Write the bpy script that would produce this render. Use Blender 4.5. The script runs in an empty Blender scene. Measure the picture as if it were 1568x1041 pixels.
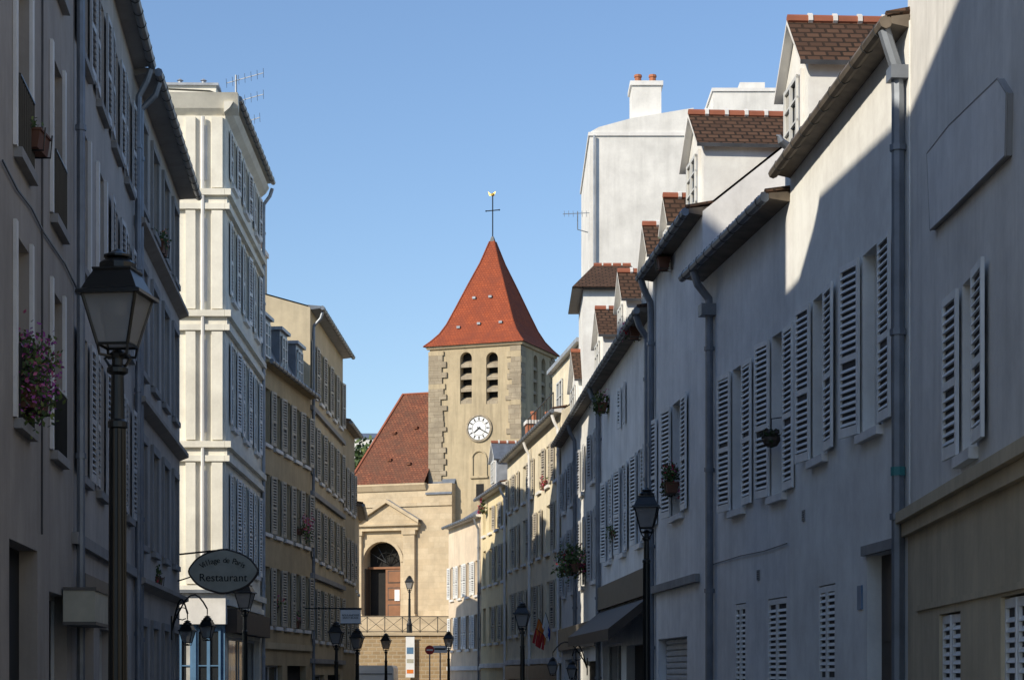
import bpy, math, random
from mathutils import Vector
random.seed(7)
R=random.random
def RU(a,b): return a+(b-a)*random.random()
F=3000.0; CX=784.0; H=1030.0; CZ=1.65
def W(px,d): return Vector(((px-CX)/F*d, d))
def ZZ(py,d): return CZ+(H-py)/F*d
def GZ(y):
    y=max(-50,min(100,y)); return -0.016*(y-5)

# ---------------------------------------------------------------- materials
MATS={}
def newmat(name):
    m=bpy.data.materials.new(name); m.use_nodes=True
    nt=m.node_tree; b=nt.nodes.get('Principled BSDF')
    MATS[name]=m
    return m,nt,b
def N(nt,t,**k):
    n=nt.nodes.new(t)
    for a,v in k.items(): setattr(n,a,v)
    return n
def ramp(nt,fac,stops):
    r=nt.nodes.new('ShaderNodeValToRGB')
    while len(r.color_ramp.elements)<len(stops): r.color_ramp.elements.new(0.5)
    for e,(p,c) in zip(r.color_ramp.elements,stops):
        e.position=p; e.color=(*c,1) if len(c)==3 else c
    nt.links.new(fac,r.inputs[0]); return r.outputs[0]
def mixc(nt,fac,a,b,mode='MIX'):
    m=nt.nodes.new('ShaderNodeMix'); m.data_type='RGBA'; m.blend_type=mode
    for i,v in ((0,fac),(6,a),(7,b)):
        if hasattr(v,'links'): nt.links.new(v,m.inputs[i])
        elif isinstance(v,(int,float)): m.inputs[i].default_value=v
        else: m.inputs[i].default_value=(*v,1)
    return m.outputs[2]
def noise(nt,scale,vec=None,detail=4,rough=.55):
    n=N(nt,'ShaderNodeTexNoise'); n.inputs['Scale'].default_value=scale
    n.inputs['Detail'].default_value=detail; n.inputs['Roughness'].default_value=rough
    if vec is not None: nt.links.new(vec,n.inputs['Vector'])
    return n.outputs['Fac']
def coords(nt,kind='Object',scale=(1,1,1)):
    c=N(nt,'ShaderNodeTexCoord'); mp=N(nt,'ShaderNodeMapping'); mp.inputs['Scale'].default_value=scale
    nt.links.new(c.outputs[kind],mp.inputs[0]); return mp.outputs[0]
def bump(nt,b,h,strength=.3,dist=.02):
    n=N(nt,'ShaderNodeBump'); n.inputs['Strength'].default_value=strength; n.inputs['Distance'].default_value=dist
    nt.links.new(h,n.inputs['Height']); nt.links.new(n.outputs[0],b.inputs['Normal'])
def plaster(name,col,stain=.25,dirt=(.25,.22,.18)):
    m,nt,b=newmat(name)
    co=coords(nt); st=coords(nt,scale=(2.4,2.4,.2))
    n1=noise(nt,.8,co,7,.72); n2=noise(nt,1.4,st,4,.65)
    c=mixc(nt,ramp(nt,n1,[(.34,(0,0,0)),(.64,(1,1,1))]),tuple(x*.82 for x in col),tuple(min(.86,x*1.06) for x in col))
    dm=ramp(nt,n2,[(.46,(0,0,0)),(.78,(1,1,1))])
    s=N(nt,'ShaderNodeMath',operation='MULTIPLY'); nt.links.new(dm,s.inputs[0]); s.inputs[1].default_value=min(.8,stain*1.5)
    c=mixc(nt,s.outputs[0],c,tuple(col[i]*.45+dirt[i]*.25 for i in range(3)))
    nt.links.new(c,b.inputs['Base Color']); b.inputs['Roughness'].default_value=.92
    b.inputs['Specular IOR Level'].default_value=.2
    bump(nt,b,n1,.3,.05); return m
def simple(name,col,rough=.6,metal=0,var=.15,spec=.4):
    m,nt,b=newmat(name); co=coords(nt); n1=noise(nt,3,co,3)
    c=mixc(nt,ramp(nt,n1,[(.3,(0,0,0)),(.7,(1,1,1))]),tuple(x*(1-var) for x in col),tuple(min(1,x*(1+var)) for x in col))
    nt.links.new(c,b.inputs['Base Color']); b.inputs['Roughness'].default_value=rough; b.inputs['Metallic'].default_value=metal
    b.inputs['Specular IOR Level'].default_value=spec
    return m
def brick(name,c1,c2,mortar,bw,rh,ms,bstr=.5,offset=.5,patch=None,pf=.5,nsc=.9):
    m,nt,b=newmat(name); uv=coords(nt,'UV')
    t=N(nt,'ShaderNodeTexBrick'); nt.links.new(uv,t.inputs['Vector']); t.offset=offset
    t.inputs['Scale'].default_value=1; t.inputs['Brick Width'].default_value=bw; t.inputs['Row Height'].default_value=rh
    t.inputs['Mortar Size'].default_value=ms; t.inputs['Mortar Smooth'].default_value=.3; t.inputs['Bias'].default_value=0
    t.inputs['Color1'].default_value=(*c1,1); t.inputs['Color2'].default_value=(*c2,1); t.inputs['Mortar'].default_value=(*mortar,1)
    n1=noise(nt,nsc,coords(nt),6,.7)
    c=mixc(nt,ramp(nt,n1,[(.38,(0,0,0)),(.66,(1,1,1))]),t.outputs['Color'],patch or tuple(x*.6 for x in c1))
    c2_=mixc(nt,pf,t.outputs['Color'],c)
    nt.links.new(c2_,b.inputs['Base Color']); b.inputs['Roughness'].default_value=.9; b.inputs['Specular IOR Level'].default_value=.2
    inv=N(nt,'ShaderNodeMath',operation='SUBTRACT'); inv.inputs[0].default_value=1; nt.links.new(t.outputs['Fac'],inv.inputs[1])
    bump(nt,b,inv.outputs[0],bstr,.02); return m
plaster('white_render',(.83,.81,.77),.13)
plaster('white_render2',(.81,.80,.78),.20)
plaster('white_render3',(.76,.74,.70),.24)
plaster('cream_render',(.80,.71,.53),.2)
plaster('yellow_render',(.80,.67,.42),.2)
plaster('pink_render',(.74,.61,.46),.22)
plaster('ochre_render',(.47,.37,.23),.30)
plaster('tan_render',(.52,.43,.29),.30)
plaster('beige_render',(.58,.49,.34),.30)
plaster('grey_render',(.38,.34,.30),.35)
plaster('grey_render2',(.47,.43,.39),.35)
plaster('haussmann_stone',(.82,.78,.68),.12)
plaster('church_render',(.47,.385,.255),.6,(.12,.10,.08))
plaster('trim_white',(.78,.76,.73),.15)
plaster('trim_grey',(.32,.31,.30),.3)
brick('church_stone',(.60,.49,.34),(.53,.42,.28),(.46,.37,.25),.7,.33,.008,.25,patch=(.36,.29,.2),pf=.7)
brick('quoin_stone',(.42,.355,.26),(.32,.265,.19),(.25,.2,.14),.5,.3,.015,.3,patch=(.22,.185,.14),pf=.7)
brick('podium_stone',(.46,.33,.19),(.32,.22,.12),(.48,.39,.27),.42,.2,.025,.6)
brick('roof_tile_red',(.29,.11,.06),(.18,.065,.04),(.10,.04,.03),.2,.17,.018,.8,patch=(.12,.065,.045),pf=.8,nsc=1.6)
brick('spire_tile',(.38,.095,.04),(.31,.075,.033),(.2,.045,.025),.18,.15,.014,.6,patch=(.21,.058,.034),pf=.85,nsc=1.3)
brick('roof_tile_brown',(.125,.07,.045),(.08,.045,.03),(.025,.018,.013),.22,.16,.022,.9)
simple('ridge_tile',(.30,.10,.055),.8)
simple('terracotta',(.38,.14,.07),.8)
simple('planter_brown',(.14,.06,.035),.8)
simple('zinc',(.19,.21,.24),.45,.4,.2)
simple('zinc_light',(.35,.37,.40),.5,.2,.2)
simple('lead_dark',(.06,.06,.062),.5,.2,.3)
simple('gutter_brown',(.13,.105,.08),.6,.1,.4)
simple('black_iron',(.012,.013,.013),.35,.2,.3,.5)
simple('dark_wood',(.06,.045,.035),.6)
simple('brown_door',(.22,.09,.035),.5)
simple('shutter_white',(.74,.74,.72),.6,0,.1)
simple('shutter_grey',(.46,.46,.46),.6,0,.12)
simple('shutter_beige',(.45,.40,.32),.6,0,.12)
simple('slot_shade',(.07,.07,.075),.9)  # shade inside louvre and vent gaps, put into a dark colour
simple('frame_white',(.6,.6,.58),.5,0,.08)
simple('frame_dark',(.10,.09,.08),.5)
simple('blue_paint',(.10,.20,.33),.45)
simple('sign_beige',(.42,.40,.32),.6)
simple('white_paint',(.75,.75,.74),.4,0,.04)
simple('curtain',(.42,.41,.38),.8,0,.2)
simple('red_paint',(.45,.03,.03),.5)
simple('orange_cloth',(.65,.18,.03),.8)
simple('blue_cloth',(.03,.07,.35),.8)
simple('teal_paint',(.05,.22,.22),.5)
simple('tyre_rubber',(.02,.02,.02),.8)
simple('asphalt',(.05,.05,.052),.9,0,.2)
simple('pavement_stone',(.24,.23,.22),.9,0,.15)
simple('soil_ground',(.12,.11,.08),.95,0,.3)
simple('bark',(.07,.05,.035),.9)
simple('leaf_dark',(.035,.06,.018),.7,0,.3)
simple('leaf_mid',(.065,.10,.025),.7,0,.3)
simple('leaf_light',(.12,.15,.035),.7,0,.3)
simple('petal_purple',(.28,.05,.25),.6)
simple('petal_pink',(.50,.12,.25),.6)
simple('petal_red',(.50,.02,.04),.6)
simple('petal_orange',(.6,.2,.1),.6)
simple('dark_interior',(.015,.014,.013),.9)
simple('gold',(.6,.4,.1),.35,.8)
m,nt,b=newmat('window_glass'); b.inputs['Base Color'].default_value=(.022,.026,.03,1); b.inputs['Roughness'].default_value=.08
bump(nt,b,noise(nt,1.1,coords(nt),2),.08,.05)
m,nt,b=newmat('lamp_glass')
tr=N(nt,'ShaderNodeBsdfTransparent'); ms=N(nt,'ShaderNodeMixShader'); ms.inputs[0].default_value=.75
b.inputs['Base Color'].default_value=(.26,.26,.26,1); b.inputs['Roughness'].default_value=.25
nt.links.new(tr.outputs[0],ms.inputs[1]); nt.links.new(b.outputs[0],ms.inputs[2])
nt.links.new(ms.outputs[0],nt.nodes['Material Output'].inputs[0])

# ---------------------------------------------------------------- builder
class Asset:
    all=[]
    def __init__(s,name):
        s.name=name; s.parts={}; s.extra=[]; Asset.all.append(s)
    def face(s,part,mat,pts):
        s.parts.setdefault(part,[]).append((mat,[Vector(p) for p in pts]))
    def finish(s):
        e=bpy.data.objects.new(s.name,None); bpy.context.collection.objects.link(e)
        e.empty_display_size=.3
        for part,fs in s.parts.items():
            me=bpy.data.meshes.new(part); vs=[];f=[];mi=[];names=[];uvs=[]
            for mat,pts in fs:
                if mat not in names: names.append(mat)
                i=len(vs); vs+= [tuple(p) for p in pts]; f.append(list(range(i,i+len(pts)))); mi.append(names.index(mat))
                n=Vector((0,0,0))
                for k in range(len(pts)):
                    a=pts[k];c=pts[(k+1)%len(pts)]; n+=a.cross(c)
                if n.length<1e-9: n=Vector((0,0,1))
                n.normalize()
                t=Vector((0,0,1)).cross(n)
                if t.length<.05: t=Vector((1,0,0))
                t.normalize(); bb=n.cross(t)
                uvs+=[(p.dot(t),p.dot(bb)) for p in pts]
            me.from_pydata(vs,[],f)
            for nme in names: me.materials.append(MATS[nme])
            me.polygons.foreach_set('material_index',mi)
            ul=me.uv_layers.new(name='uv')
            for li,uvv in enumerate(uvs): ul.data[li].uv=uvv
            me.update()
            o=bpy.data.objects.new(part,me); bpy.context.collection.objects.link(o); o.parent=e
        for o in s.extra: o.parent=e
class Fr:
    def __init__(s,o,e1,n):
        s.o=Vector(o); s.e=Vector(e1).normalized(); s.n=Vector(n).normalized()
    def pt(s,u,n,z):
        p=s.o+s.e*u+s.n*n; return Vector((p.x,p.y,z))
    def u(s,px,off=0):
        k=(px-CX)/F; o=s.o+s.n*off
        return (k*o.y-o.x)/(s.e.x-k*s.e.y)
    def d(s,u,off=0): return (s.o+s.e*u+s.n*off).y
    def z(s,px,py,off=0): return ZZ(py,s.d(s.u(px,off),off))
def box(A,part,mat,fr,u0,u1,n0,n1,z0,z1):
    P=[[[fr.pt(u,n,z) for z in (z0,z1)] for n in (n0,n1)] for u in (u0,u1)]
    a=lambda i,j,k:P[i][j][k]
    for q in ([a(0,0,0),a(0,1,0),a(0,1,1),a(0,0,1)],[a(1,0,0),a(1,1,0),a(1,1,1),a(1,0,1)],
              [a(0,0,0),a(1,0,0),a(1,0,1),a(0,0,1)],[a(0,1,0),a(1,1,0),a(1,1,1),a(0,1,1)],
              [a(0,0,0),a(1,0,0),a(1,1,0),a(0,1,0)],[a(0,0,1),a(1,0,1),a(1,1,1),a(0,1,1)]):
        A.face(part,mat,q)
def prism(A,part,mat,fr,u0,u1,prof):
    A.face(part,mat,[fr.pt(u0,n,z) for n,z in prof]); A.face(part,mat,[fr.pt(u1,n,z) for n,z in prof])
    for i in range(len(prof)):
        (n0,z0),(n1,z1)=prof[i],prof[(i+1)%len(prof)]
        A.face(part,mat,[fr.pt(u0,n0,z0),fr.pt(u1,n0,z0),fr.pt(u1,n1,z1),fr.pt(u0,n1,z1)])
def tube(A,part,mat,pts,r,k=8,r2=None):
    pts=[Vector(p) for p in pts]; rings=[]
    for i,p in enumerate(pts):
        d=(pts[min(i+1,len(pts)-1)]-pts[max(i-1,0)]).normalized()
        a=d.orthogonal().normalized() if abs(d.z)<.99 else Vector((1,0,0)); a=(a-d*a.dot(d)).normalized()
        if i>0 and rings:
            pa=prev-d*prev.dot(d)
            if pa.length>.01: a=pa.normalized()
        prev=a; b_=d.cross(a)
        rr=r if r2 is None else r+(r2-r)*i/(len(pts)-1)
        if isinstance(r,(list,tuple)): rr=r[i]
        rings.append([p+a*rr*math.cos(t*2*math.pi/k)+b_*rr*math.sin(t*2*math.pi/k) for t in range(k)])
    for i in range(len(rings)-1):
        for t in range(k):
            A.face(part,mat,[rings[i][t],rings[i][(t+1)%k],rings[i+1][(t+1)%k],rings[i+1][t]])
    A.face(part,mat,rings[0]); A.face(part,mat,rings[-1])
def lathe(A,part,mat,c,prof,k=12,rot=0):
    rings=[[Vector((c[0]+r*math.cos(rot+t*2*math.pi/k),c[1]+r*math.sin(rot+t*2*math.pi/k),c[2]+z)) for t in range(k)] for r,z in prof]
    for i in range(len(rings)-1):
        for t in range(k):
            A.face(part,mat,[rings[i][t],rings[i][(t+1)%k],rings[i+1][(t+1)%k],rings[i+1][t]])
def winunit(A,fr,a,b,c,d,n,fm='frame_white',bars=3):
    mid=(a+b)/2
    for s0,s1 in ((a,mid),(mid,b)):
        A.face('glazing','window_glass',[fr.pt(s0,n,c),fr.pt(s1,n,c),fr.pt(s1,n,d),fr.pt(s0,n,d)])
        if R()<.35:
            zc=c+(d-c)*RU(0,.35); w=(s1-s0)*RU(.45,.9)
            q0,q1=(s0,s0+w) if s0==a else (s1-w,s1)
            A.face('curtains','curtain',[fr.pt(q0,n+.006,zc),fr.pt(q1,n+.006,zc),fr.pt(q1,n+.006,d),fr.pt(q0,n+.006,d)])
    t=.055
    for (x0,x1,y0,y1) in ((a,a+t,c,d),(b-t,b,c,d),(mid-.04,mid+.04,c,d)):
        box(A,'window_frames',fm,fr,x0,x1,n+.01,n+.05,y0,y1)
    for i in range(bars+1):
        zz=c+(d-c)*i/bars; zz=min(max(zz,c+t/2),d-t/2)
        box(A,'window_frames',fm,fr,a,b,n+.012,n+.045,zz-(.03 if i in(0,bars) else .015),zz+(.03 if i in(0,bars) else .015))
def wall(A,fr,u0,u1,z0,z1,ops,mat,rev=.2,part='walls',n=0.,fm='frame_white'):
    us=sorted(set([u0,u1]+[min(max(o[i],u0),u1) for o in ops for i in (0,1)]))
    zs=sorted(set([z0,z1]+[min(max(o[i],z0),z1) for o in ops for i in (2,3)]))
    for i in range(len(us)-1):
        for j in range(len(zs)-1):
            cu=(us[i]+us[i+1])/2; cz=(zs[j]+zs[j+1])/2
            if any(o[0]<cu<o[1] and o[2]<cz<o[3] for o in ops): continue
            A.face(part,mat,[fr.pt(us[i],n,zs[j]),fr.pt(us[i+1],n,zs[j]),fr.pt(us[i+1],n,zs[j+1]),fr.pt(us[i],n,zs[j+1])])
    for o in ops:
        a,b,c,d=o[:4]; kind=o[4] if len(o)>4 else 'win'
        m=n-rev
        for q in ([(a,n,c),(a,m,c),(a,m,d),(a,n,d)],[(b,n,c),(b,m,c),(b,m,d),(b,n,d)],[(a,n,c),(b,n,c),(b,m,c),(a,m,c)],[(a,n,d),(b,n,d),(b,m,d),(a,m,d)]):
            A.face(part,mat,[fr.pt(*p) for p in q])
        if kind=='win':
            winunit(A,fr,a,b,c,d,m,fm)
            box(A,'sills','trim_white' if 'white' in mat else 'trim_grey' if 'grey' in mat else 'trim_white',fr,a-.08,b+.08,n-.02,n+.09,c-.11,c-.005)
        elif kind=='door':
            box(A,'doors','dark_wood',fr,a,b,m-.02,m+.02,c,d)
            for k in range(3):
                zz=c+(d-c)*(k+.12)/3
                for s0 in (a+.08,(a+b)/2+.05): box(A,'doors','dark_wood',fr,s0,s0+(b-a)/2-.14,m+.02,m+.04,zz,zz+(d-c)/3*.75)
        elif kind=='roller':
            k=int((d-c)/.12)
            for i in range(k): prism(A,'roller_shutter','shutter_grey',fr,a,b,[(m,c+i*(d-c)/k),(m+.04,c+(i+.2)*(d-c)/k),(m+.04,c+(i+.7)*(d-c)/k),(m,c+(i+.99)*(d-c)/k)])
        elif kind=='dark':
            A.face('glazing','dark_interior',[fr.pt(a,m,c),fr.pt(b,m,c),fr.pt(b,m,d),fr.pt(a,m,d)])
def shutter(A,fr,hu,w,z0,z1,sg,ang,mat='shutter_white',n=.03,mid=.45):
    e=fr.e*sg*math.cos(ang)+fr.n*math.sin(ang); nn=fr.n*math.cos(ang)-fr.e*sg*math.sin(ang)
    o=fr.o+fr.e*hu+fr.n*n
    f=Fr(o,e,nn)
    z1-=.02; z0+=.02
    for (a,b) in ((0,.055),(w-.055,w)): box(A,'shutters',mat,f,a,b,0,.035,z0,z1)
    zm=z0+(z1-z0)*mid
    for (a,b) in ((z0,z0+.12),(z1-.08,z1),(zm-.04,zm+.04)): box(A,'shutters',mat,f,.055,w-.055,.002,.033,a,b)
    A.face('shutters','slot_shade',[f.pt(.05,.004,z0+.1),f.pt(w-.05,.004,z0+.1),f.pt(w-.05,.004,z1-.07),f.pt(.05,.004,z1-.07)])  # dark backing sheet painting the shade between the slats
    z=z0+.14
    while z<z1-.12:
        if not(zm-.1<z<zm+.04):
            A.face('shutters',mat,[f.pt(.055,.036,z),f.pt(w-.055,.036,z),f.pt(w-.055,.012,z+.042),f.pt(.055,.012,z+.042)])
            A.face('shutters',mat,[f.pt(.055,.036,z),f.pt(w-.055,.036,z),f.pt(w-.055,.012,z-.004),f.pt(.055,.012,z-.004)])
        z+=.085
def foliage(A,part,c,r,n,size,mats):
    c=Vector(c)
    cl=[Vector((RU(-.7,.7)*r[0],RU(-.7,.7)*r[1],RU(-.7,.7)*r[2])) for _ in range(max(4,n//45))]
    for i in range(n):
        k=random.choice(cl); g=Vector((random.gauss(0,.26)*r[0],random.gauss(0,.26)*r[1],random.gauss(0,.26)*r[2]))
        p=c+k+g; a=Vector((RU(-1,1),RU(-1,1),RU(-1,1))).normalized(); b_=a.orthogonal().normalized(); s=size*RU(.6,1.4)
        A.face(part,random.choice(mats),[p-a*s,p-b_*s*.6,p+a*s,p+b_*s*.6])
def planter(name,c,r,n,petals,size=.035,frac=.4,drop=.0,tm='planter_brown'):
    A=Asset(name); x,y,z=c
    f=Fr((x,y),(0,1),(-1 if x>0 else 1,0))
    w=max(r[0],r[1])*.75
    prism(A,'trough',tm,f,-w,w,[(-.09,z-r[2]*.3-.16),(.09,z-r[2]*.3-.16),(.12,z-r[2]*.3+.02),(-.12,z-r[2]*.3+.02)])
    box(A,'rim',tm,f,-w-.01,w+.01,-.135,.135,z-r[2]*.3+.02,z-r[2]*.3+.045)
    for s in(-w*.7,w*.7): tube(A,'bracket','black_iron',[f.pt(s,-.2,z-r[2]*.3-.18),f.pt(s,.14,z-r[2]*.3-.18),f.pt(s,.16,z-r[2]*.3+.06)],.01,5)
    foliage(A,'leaves',(x,y,z),r,int(n*(1-frac)),size,['leaf_dark','leaf_mid','leaf_mid','leaf_light'])
    if petals: foliage(A,'flowers',(x,y,z+.03),(r[0]*1.05,r[1]*1.05,r[2]*1.05),int(n*frac),size*.8,petals)
    if drop: foliage(A,'trailing_leaves',(x,y,z-drop*.5),(r[0]*.8,r[1]*.8,drop*.6),n//3,size,['leaf_dark','leaf_mid']+(petals or []))
    return A
ZB=-2.2
def building(name,p0,p1,side,ze,prof,mat,ops=(),roofmat='roof_tile_brown',depth=8,gut=True,fm='frame_white',endmat=None,eave=.3,eavemat=None,gutmat='zinc'):
    A=Asset(name); a=W(*p0); b=W(*p1); e=(b-a)
    L=e.length; e.normalize()
    n=Vector((e.y,-e.x)) if side=='L' else Vector((-e.y,e.x))
    fr=Fr(a,e,n)
    wall(A,fr,0,L,ZB,ze,[o for o in (ops(fr,L) if callable(ops) else ops)],mat,fm=fm)
    pr=[(0,ze)]+[(-s,ze+r) for s,r in prof]+[(-depth,ze)]
    for u in (0,L):
        A.face('walls',endmat or mat,[fr.pt(u,0,ZB)]+[fr.pt(u,q,z) for q,z in pr]+[fr.pt(u,-depth,ZB)])
    A.face('walls',mat,[fr.pt(0,-depth,ZB),fr.pt(L,-depth,ZB),fr.pt(L,-depth,ze),fr.pt(0,-depth,ze)])
    for i in range(len(pr)-1):
        (n0,z0),(n1,z1)=pr[i],pr[i+1]
        if abs(n0-n1)+abs(z0-z1)<.01: continue
        o=.05
        A.face('roof',roofmat,[fr.pt(0,n0,z0+o),fr.pt(L,n0,z0+o),fr.pt(L,n1,z1+o),fr.pt(0,n1,z1+o)])
    em=eavemat or ('gutter_brown' if roofmat=='roof_tile_brown' else 'trim_grey')
    prism(A,'eaves',em,fr,.01,L-.01,[(.004,ze-.07),(eave,ze-.03),(eave,ze+.05),(-.1,ze+.09)])
    if roofmat=='roof_tile_brown':
        u=.05
        while u<L-.1:
            tube(A,'eave_tiles','roof_tile_brown',[fr.pt(u,eave+.05,ze+.07),fr.pt(u,-.2,ze+.16)],.05,5); u+=.21
    if gut:
        tube(A,'gutter',gutmat,[fr.pt(.02,eave+.06,ze-.01),fr.pt(L-.02,eave+.06,ze-.01)],.075,8)
        u=.3
        while u<L:
            tube(A,'gutter_hooks','lead_dark',[fr.pt(u,eave+.06,ze-.01),fr.pt(u+.02,eave+.06,ze-.01)],.085,8); u+=.6
    return A,fr,L
def downpipe(A,fr,u,ze,eave=.3,mat='zinc',r=.055,z0=None):
    z0=GZ(fr.d(u)) if z0 is None else z0
    tube(A,'downpipe',mat,[fr.pt(u,eave+.05,ze-.03),fr.pt(u,eave-.02,ze-.25),fr.pt(u,.1,ze-.5),fr.pt(u,.09,ze-.75),fr.pt(u,.09,z0)],r,8)
    z=ze-1.4
    while z>z0+.5:
        tube(A,'pipe_collars',mat,[fr.pt(u,.09,z),fr.pt(u,.09,z+.07)],r*1.3,8); z-=2.1
def cable(A,fr,pts,r=.012):
    tube(A,'cables','lead_dark',[fr.pt(u,.025,z) for u,z in pts],r,4)
def vent(A,fr,u,z,s=.11):
    box(A,'wall_vents','trim_grey',fr,u-s,u+s,.003,.02,z-s,z+s)
    for i in range(4): box(A,'wall_vents','slot_shade',fr,u-s*.8,u+s*.8,.02,.023,z-s*.75+i*s*.42,z-s*.75+i*s*.42+s*.16)
def dormer(A,fr,u0,u1,zb,ze,zr,back=3.5,nf=-.25,wm='white_render',win=True,rm='roof_tile_brown'):
    um=(u0+u1)/2
    def fpt(u,z,dn=0): return fr.pt(u,nf+dn,z)
    g=[fpt(u0,zb),fpt(u1,zb),fpt(u1,ze),fpt(um,zr-.05),fpt(u0,ze)]
    A.face('dormer_walls',wm,g)
    for u in (u0,u1): A.face('dormer_walls',wm,[fr.pt(u,nf,zb),fr.pt(u,nf-back,zb),fr.pt(u,nf-back,ze),fr.pt(u,nf,ze)])
    for ua,ub in ((u0-.15,um),(u1+.15,um)):
        sl=(zr-ze)/(abs(um-u0)); za=ze-.15*sl
        q=[fr.pt(ua,nf+.15,za),fr.pt(ua,nf-back-.3,za),fr.pt(ub,nf-back-.3,zr),fr.pt(ub,nf+.15,zr)]
        A.face('dormer_roof',rm,[p+Vector((0,0,.07)) for p in q]); A.face('dormer_roof','trim_white',[p for p in q])
        A.face('dormer_roof','trim_white',[q[0],q[3],q[3]+Vector((0,0,.07)),q[0]+Vector((0,0,.07))])
        A.face('dormer_roof','lead_dark',[q[0],q[1],q[1]+Vector((0,0,.07)),q[0]+Vector((0,0,.07))])
    k=int((back+.4)/.38)
    for i in range(k):
        a=nf+.14-i*.38
        tube(A,'ridge_tiles','ridge_tile',[fr.pt(um,a,zr+.07),fr.pt(um,a-.31,zr+.07)],.085,7)
        tube(A,'ridge_tiles','trim_white',[fr.pt(um,a-.31,zr+.08),fr.pt(um,a-.38,zr+.08)],.1,7)
    if win:
        w=(u1-u0)*.28
        box(A,'dormer_walls','trim_white',fr,um-w-.08,um+w+.08,nf+.002,nf+.05,zb+(ze-zb)*.3,ze-.05)
        winunit(A,fr,um-w,um+w,zb+(ze-zb)*.34,ze-.12,nf+.055)
def chimney(A,fr,u0,u1,n0,n1,z0,z1,mat='white_render',pots=3,along='n'):
    box(A,'chimney',mat,fr,u0,u1,n0,n1,z0,z1-.15); box(A,'chimney','trim_white',fr,u0-.06,u1+.06,n0-.06,n1+.06,z1-.15,z1)
    for i in range(pots):
        t=(i+.5)/pots
        uu,nn=((u0+u1)/2,n0+(n1-n0)*t) if along=='n' else (u0+(u1-u0)*t,(n0+n1)/2)
        p=fr.pt(uu,nn,z1); lathe(A,'chimney_pots','terracotta',p,[(.13,0),(.11,.3),(.14,.32),(.13,.4),(0.0,.4)],8)
def wset(A,fr,ops,shut=None,ang=(.08,.16),w=None,mid=.45,sides=(1,1),near=-1):
    for o in ops:
        if len(o)>4 and o[4]!='win': continue
        a,b,c,d=o[:4]; ww=w or (b-a)/2
        aa,ab=(RU(.01,.04),RU(*ang)) if near<0 else (RU(*ang),RU(.01,.04))
        if sides[0]: shutter(A,fr,a-.02,ww,c,d,-1,aa,shut,mid=mid)
        if sides[1]: shutter(A,fr,b+.02,ww,c,d,1,ab,shut,mid=mid)
def grid(us,w,rows): return [(u-w/2,u+w/2,a,b) for u in us for a,b in rows]

# ================================================================ RIGHT SIDE
R1=Asset('rendered_townhouse')
pa=W(1390,22.4); pb=W(1568,15.8); e=(pb-pa).normalized(); fr=Fr(pa,e,Vector((-1,0))-e*Vector((-1,0)).dot(e))
nearu=15.5
o=[(fr.u(1474),fr.u(1496),3.72,5.35)]
wall(R1,fr,0,nearu,3.45,12.5,o,'white_render3')
wset(R1,fr,o,'shutter_white',(.06,.07),w=.62,near=1)
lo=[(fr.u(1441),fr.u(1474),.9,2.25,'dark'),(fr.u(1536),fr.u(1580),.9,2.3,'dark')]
wall(R1,fr,0,nearu,ZB,3.35,lo,'beige_render',n=.02)
for q in lo:
    shutter(R1,fr,q[0],(q[1]-q[0])/2,q[2],q[3],1,.04,'shutter_white',n=-.05); shutter(R1,fr,q[1],(q[1]-q[0])/2,q[2],q[3],-1,.02,'shutter_white',n=-.05)
box(R1,'string_course','beige_render',fr,-.05,nearu,-.1,.16,3.35,3.47); box(R1,'string_course','beige_render',fr,-.05,nearu,-.1,.09,3.2,3.348)
box(R1,'string_course','beige_render',fr,.9,nearu,.02,.045,2.33,2.39)
poly=[(1428,235),(1462,192),(1538,120),(1552,142),(1550,238),(1462,325),(1433,352)]
R1.face('chimney_scar','white_render2',[fr.pt(fr.u(x),.06,fr.z(x,y)) for x,y in poly])
for i in range(len(poly)):
    (x,y),(x2,y2)=poly[i],poly[(i+1)%len(poly)]
    a,c=(fr.u(x),fr.z(x,y)),(fr.u(x2),fr.z(x2,y2))
    R1.face('chimney_scar','trim_grey',[fr.pt(a[0],.06,a[1]),fr.pt(c[0],.06,c[1]),fr.pt(c[0],0,c[1]),fr.pt(a[0],0,a[1])])
    tube(R1,'chimney_scar_edge','trim_grey',[fr.pt(a[0],.055,a[1]),fr.pt(c[0],.055,c[1])],.011,5)
R1.face('walls','white_render3',[fr.pt(0,0,ZB),fr.pt(0,-8,ZB),fr.pt(0,-8,12.5),fr.pt(0,0,12.5)])
R1.face('roof','zinc',[fr.pt(0,0,12.5),fr.pt(nearu,0,12.5),fr.pt(nearu,-8,12.5),fr.pt(0,-8,12.5)])

def opsR2(fr,L):
    return [(fr.u(1350),fr.u(1321),4.62,6.85),(fr.u(1266),fr.u(1245),4.62,6.85),
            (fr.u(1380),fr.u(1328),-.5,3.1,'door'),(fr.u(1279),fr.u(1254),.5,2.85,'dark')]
R2,fr,L=building('white_dormer_house',(1392,22.2),(1210,29),'R',9.04,[(4,3.3)],'white_render',opsR2,eave=.2,gutmat='gutter_brown')
wset(R2,fr,opsR2(fr,L)[:1],'shutter_white',(.16,.17),w=.62)
wset(R2,fr,opsR2(fr,L)[1:2],'shutter_white',(.12,.13),w=.62)
o=opsR2(fr,L)[3]; shutter(R2,fr,o[0],(o[1]-o[0])/2,o[2],o[3],1,.03,n=-.04); shutter(R2,fr,o[1],(o[1]-o[0])/2,o[2],o[3],-1,.03,n=-.04)
downpipe(R2,fr,.14,9.0,.2,r=.075)
box(R2,'gutter_hopper','zinc',fr,.02,.26,.0,.2,8.4,8.55)
box(R2,'door_surround','trim_grey',fr,fr.u(1380)-.06,fr.u(1328)+.1,.003,.06,3.1,3.22)
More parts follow.
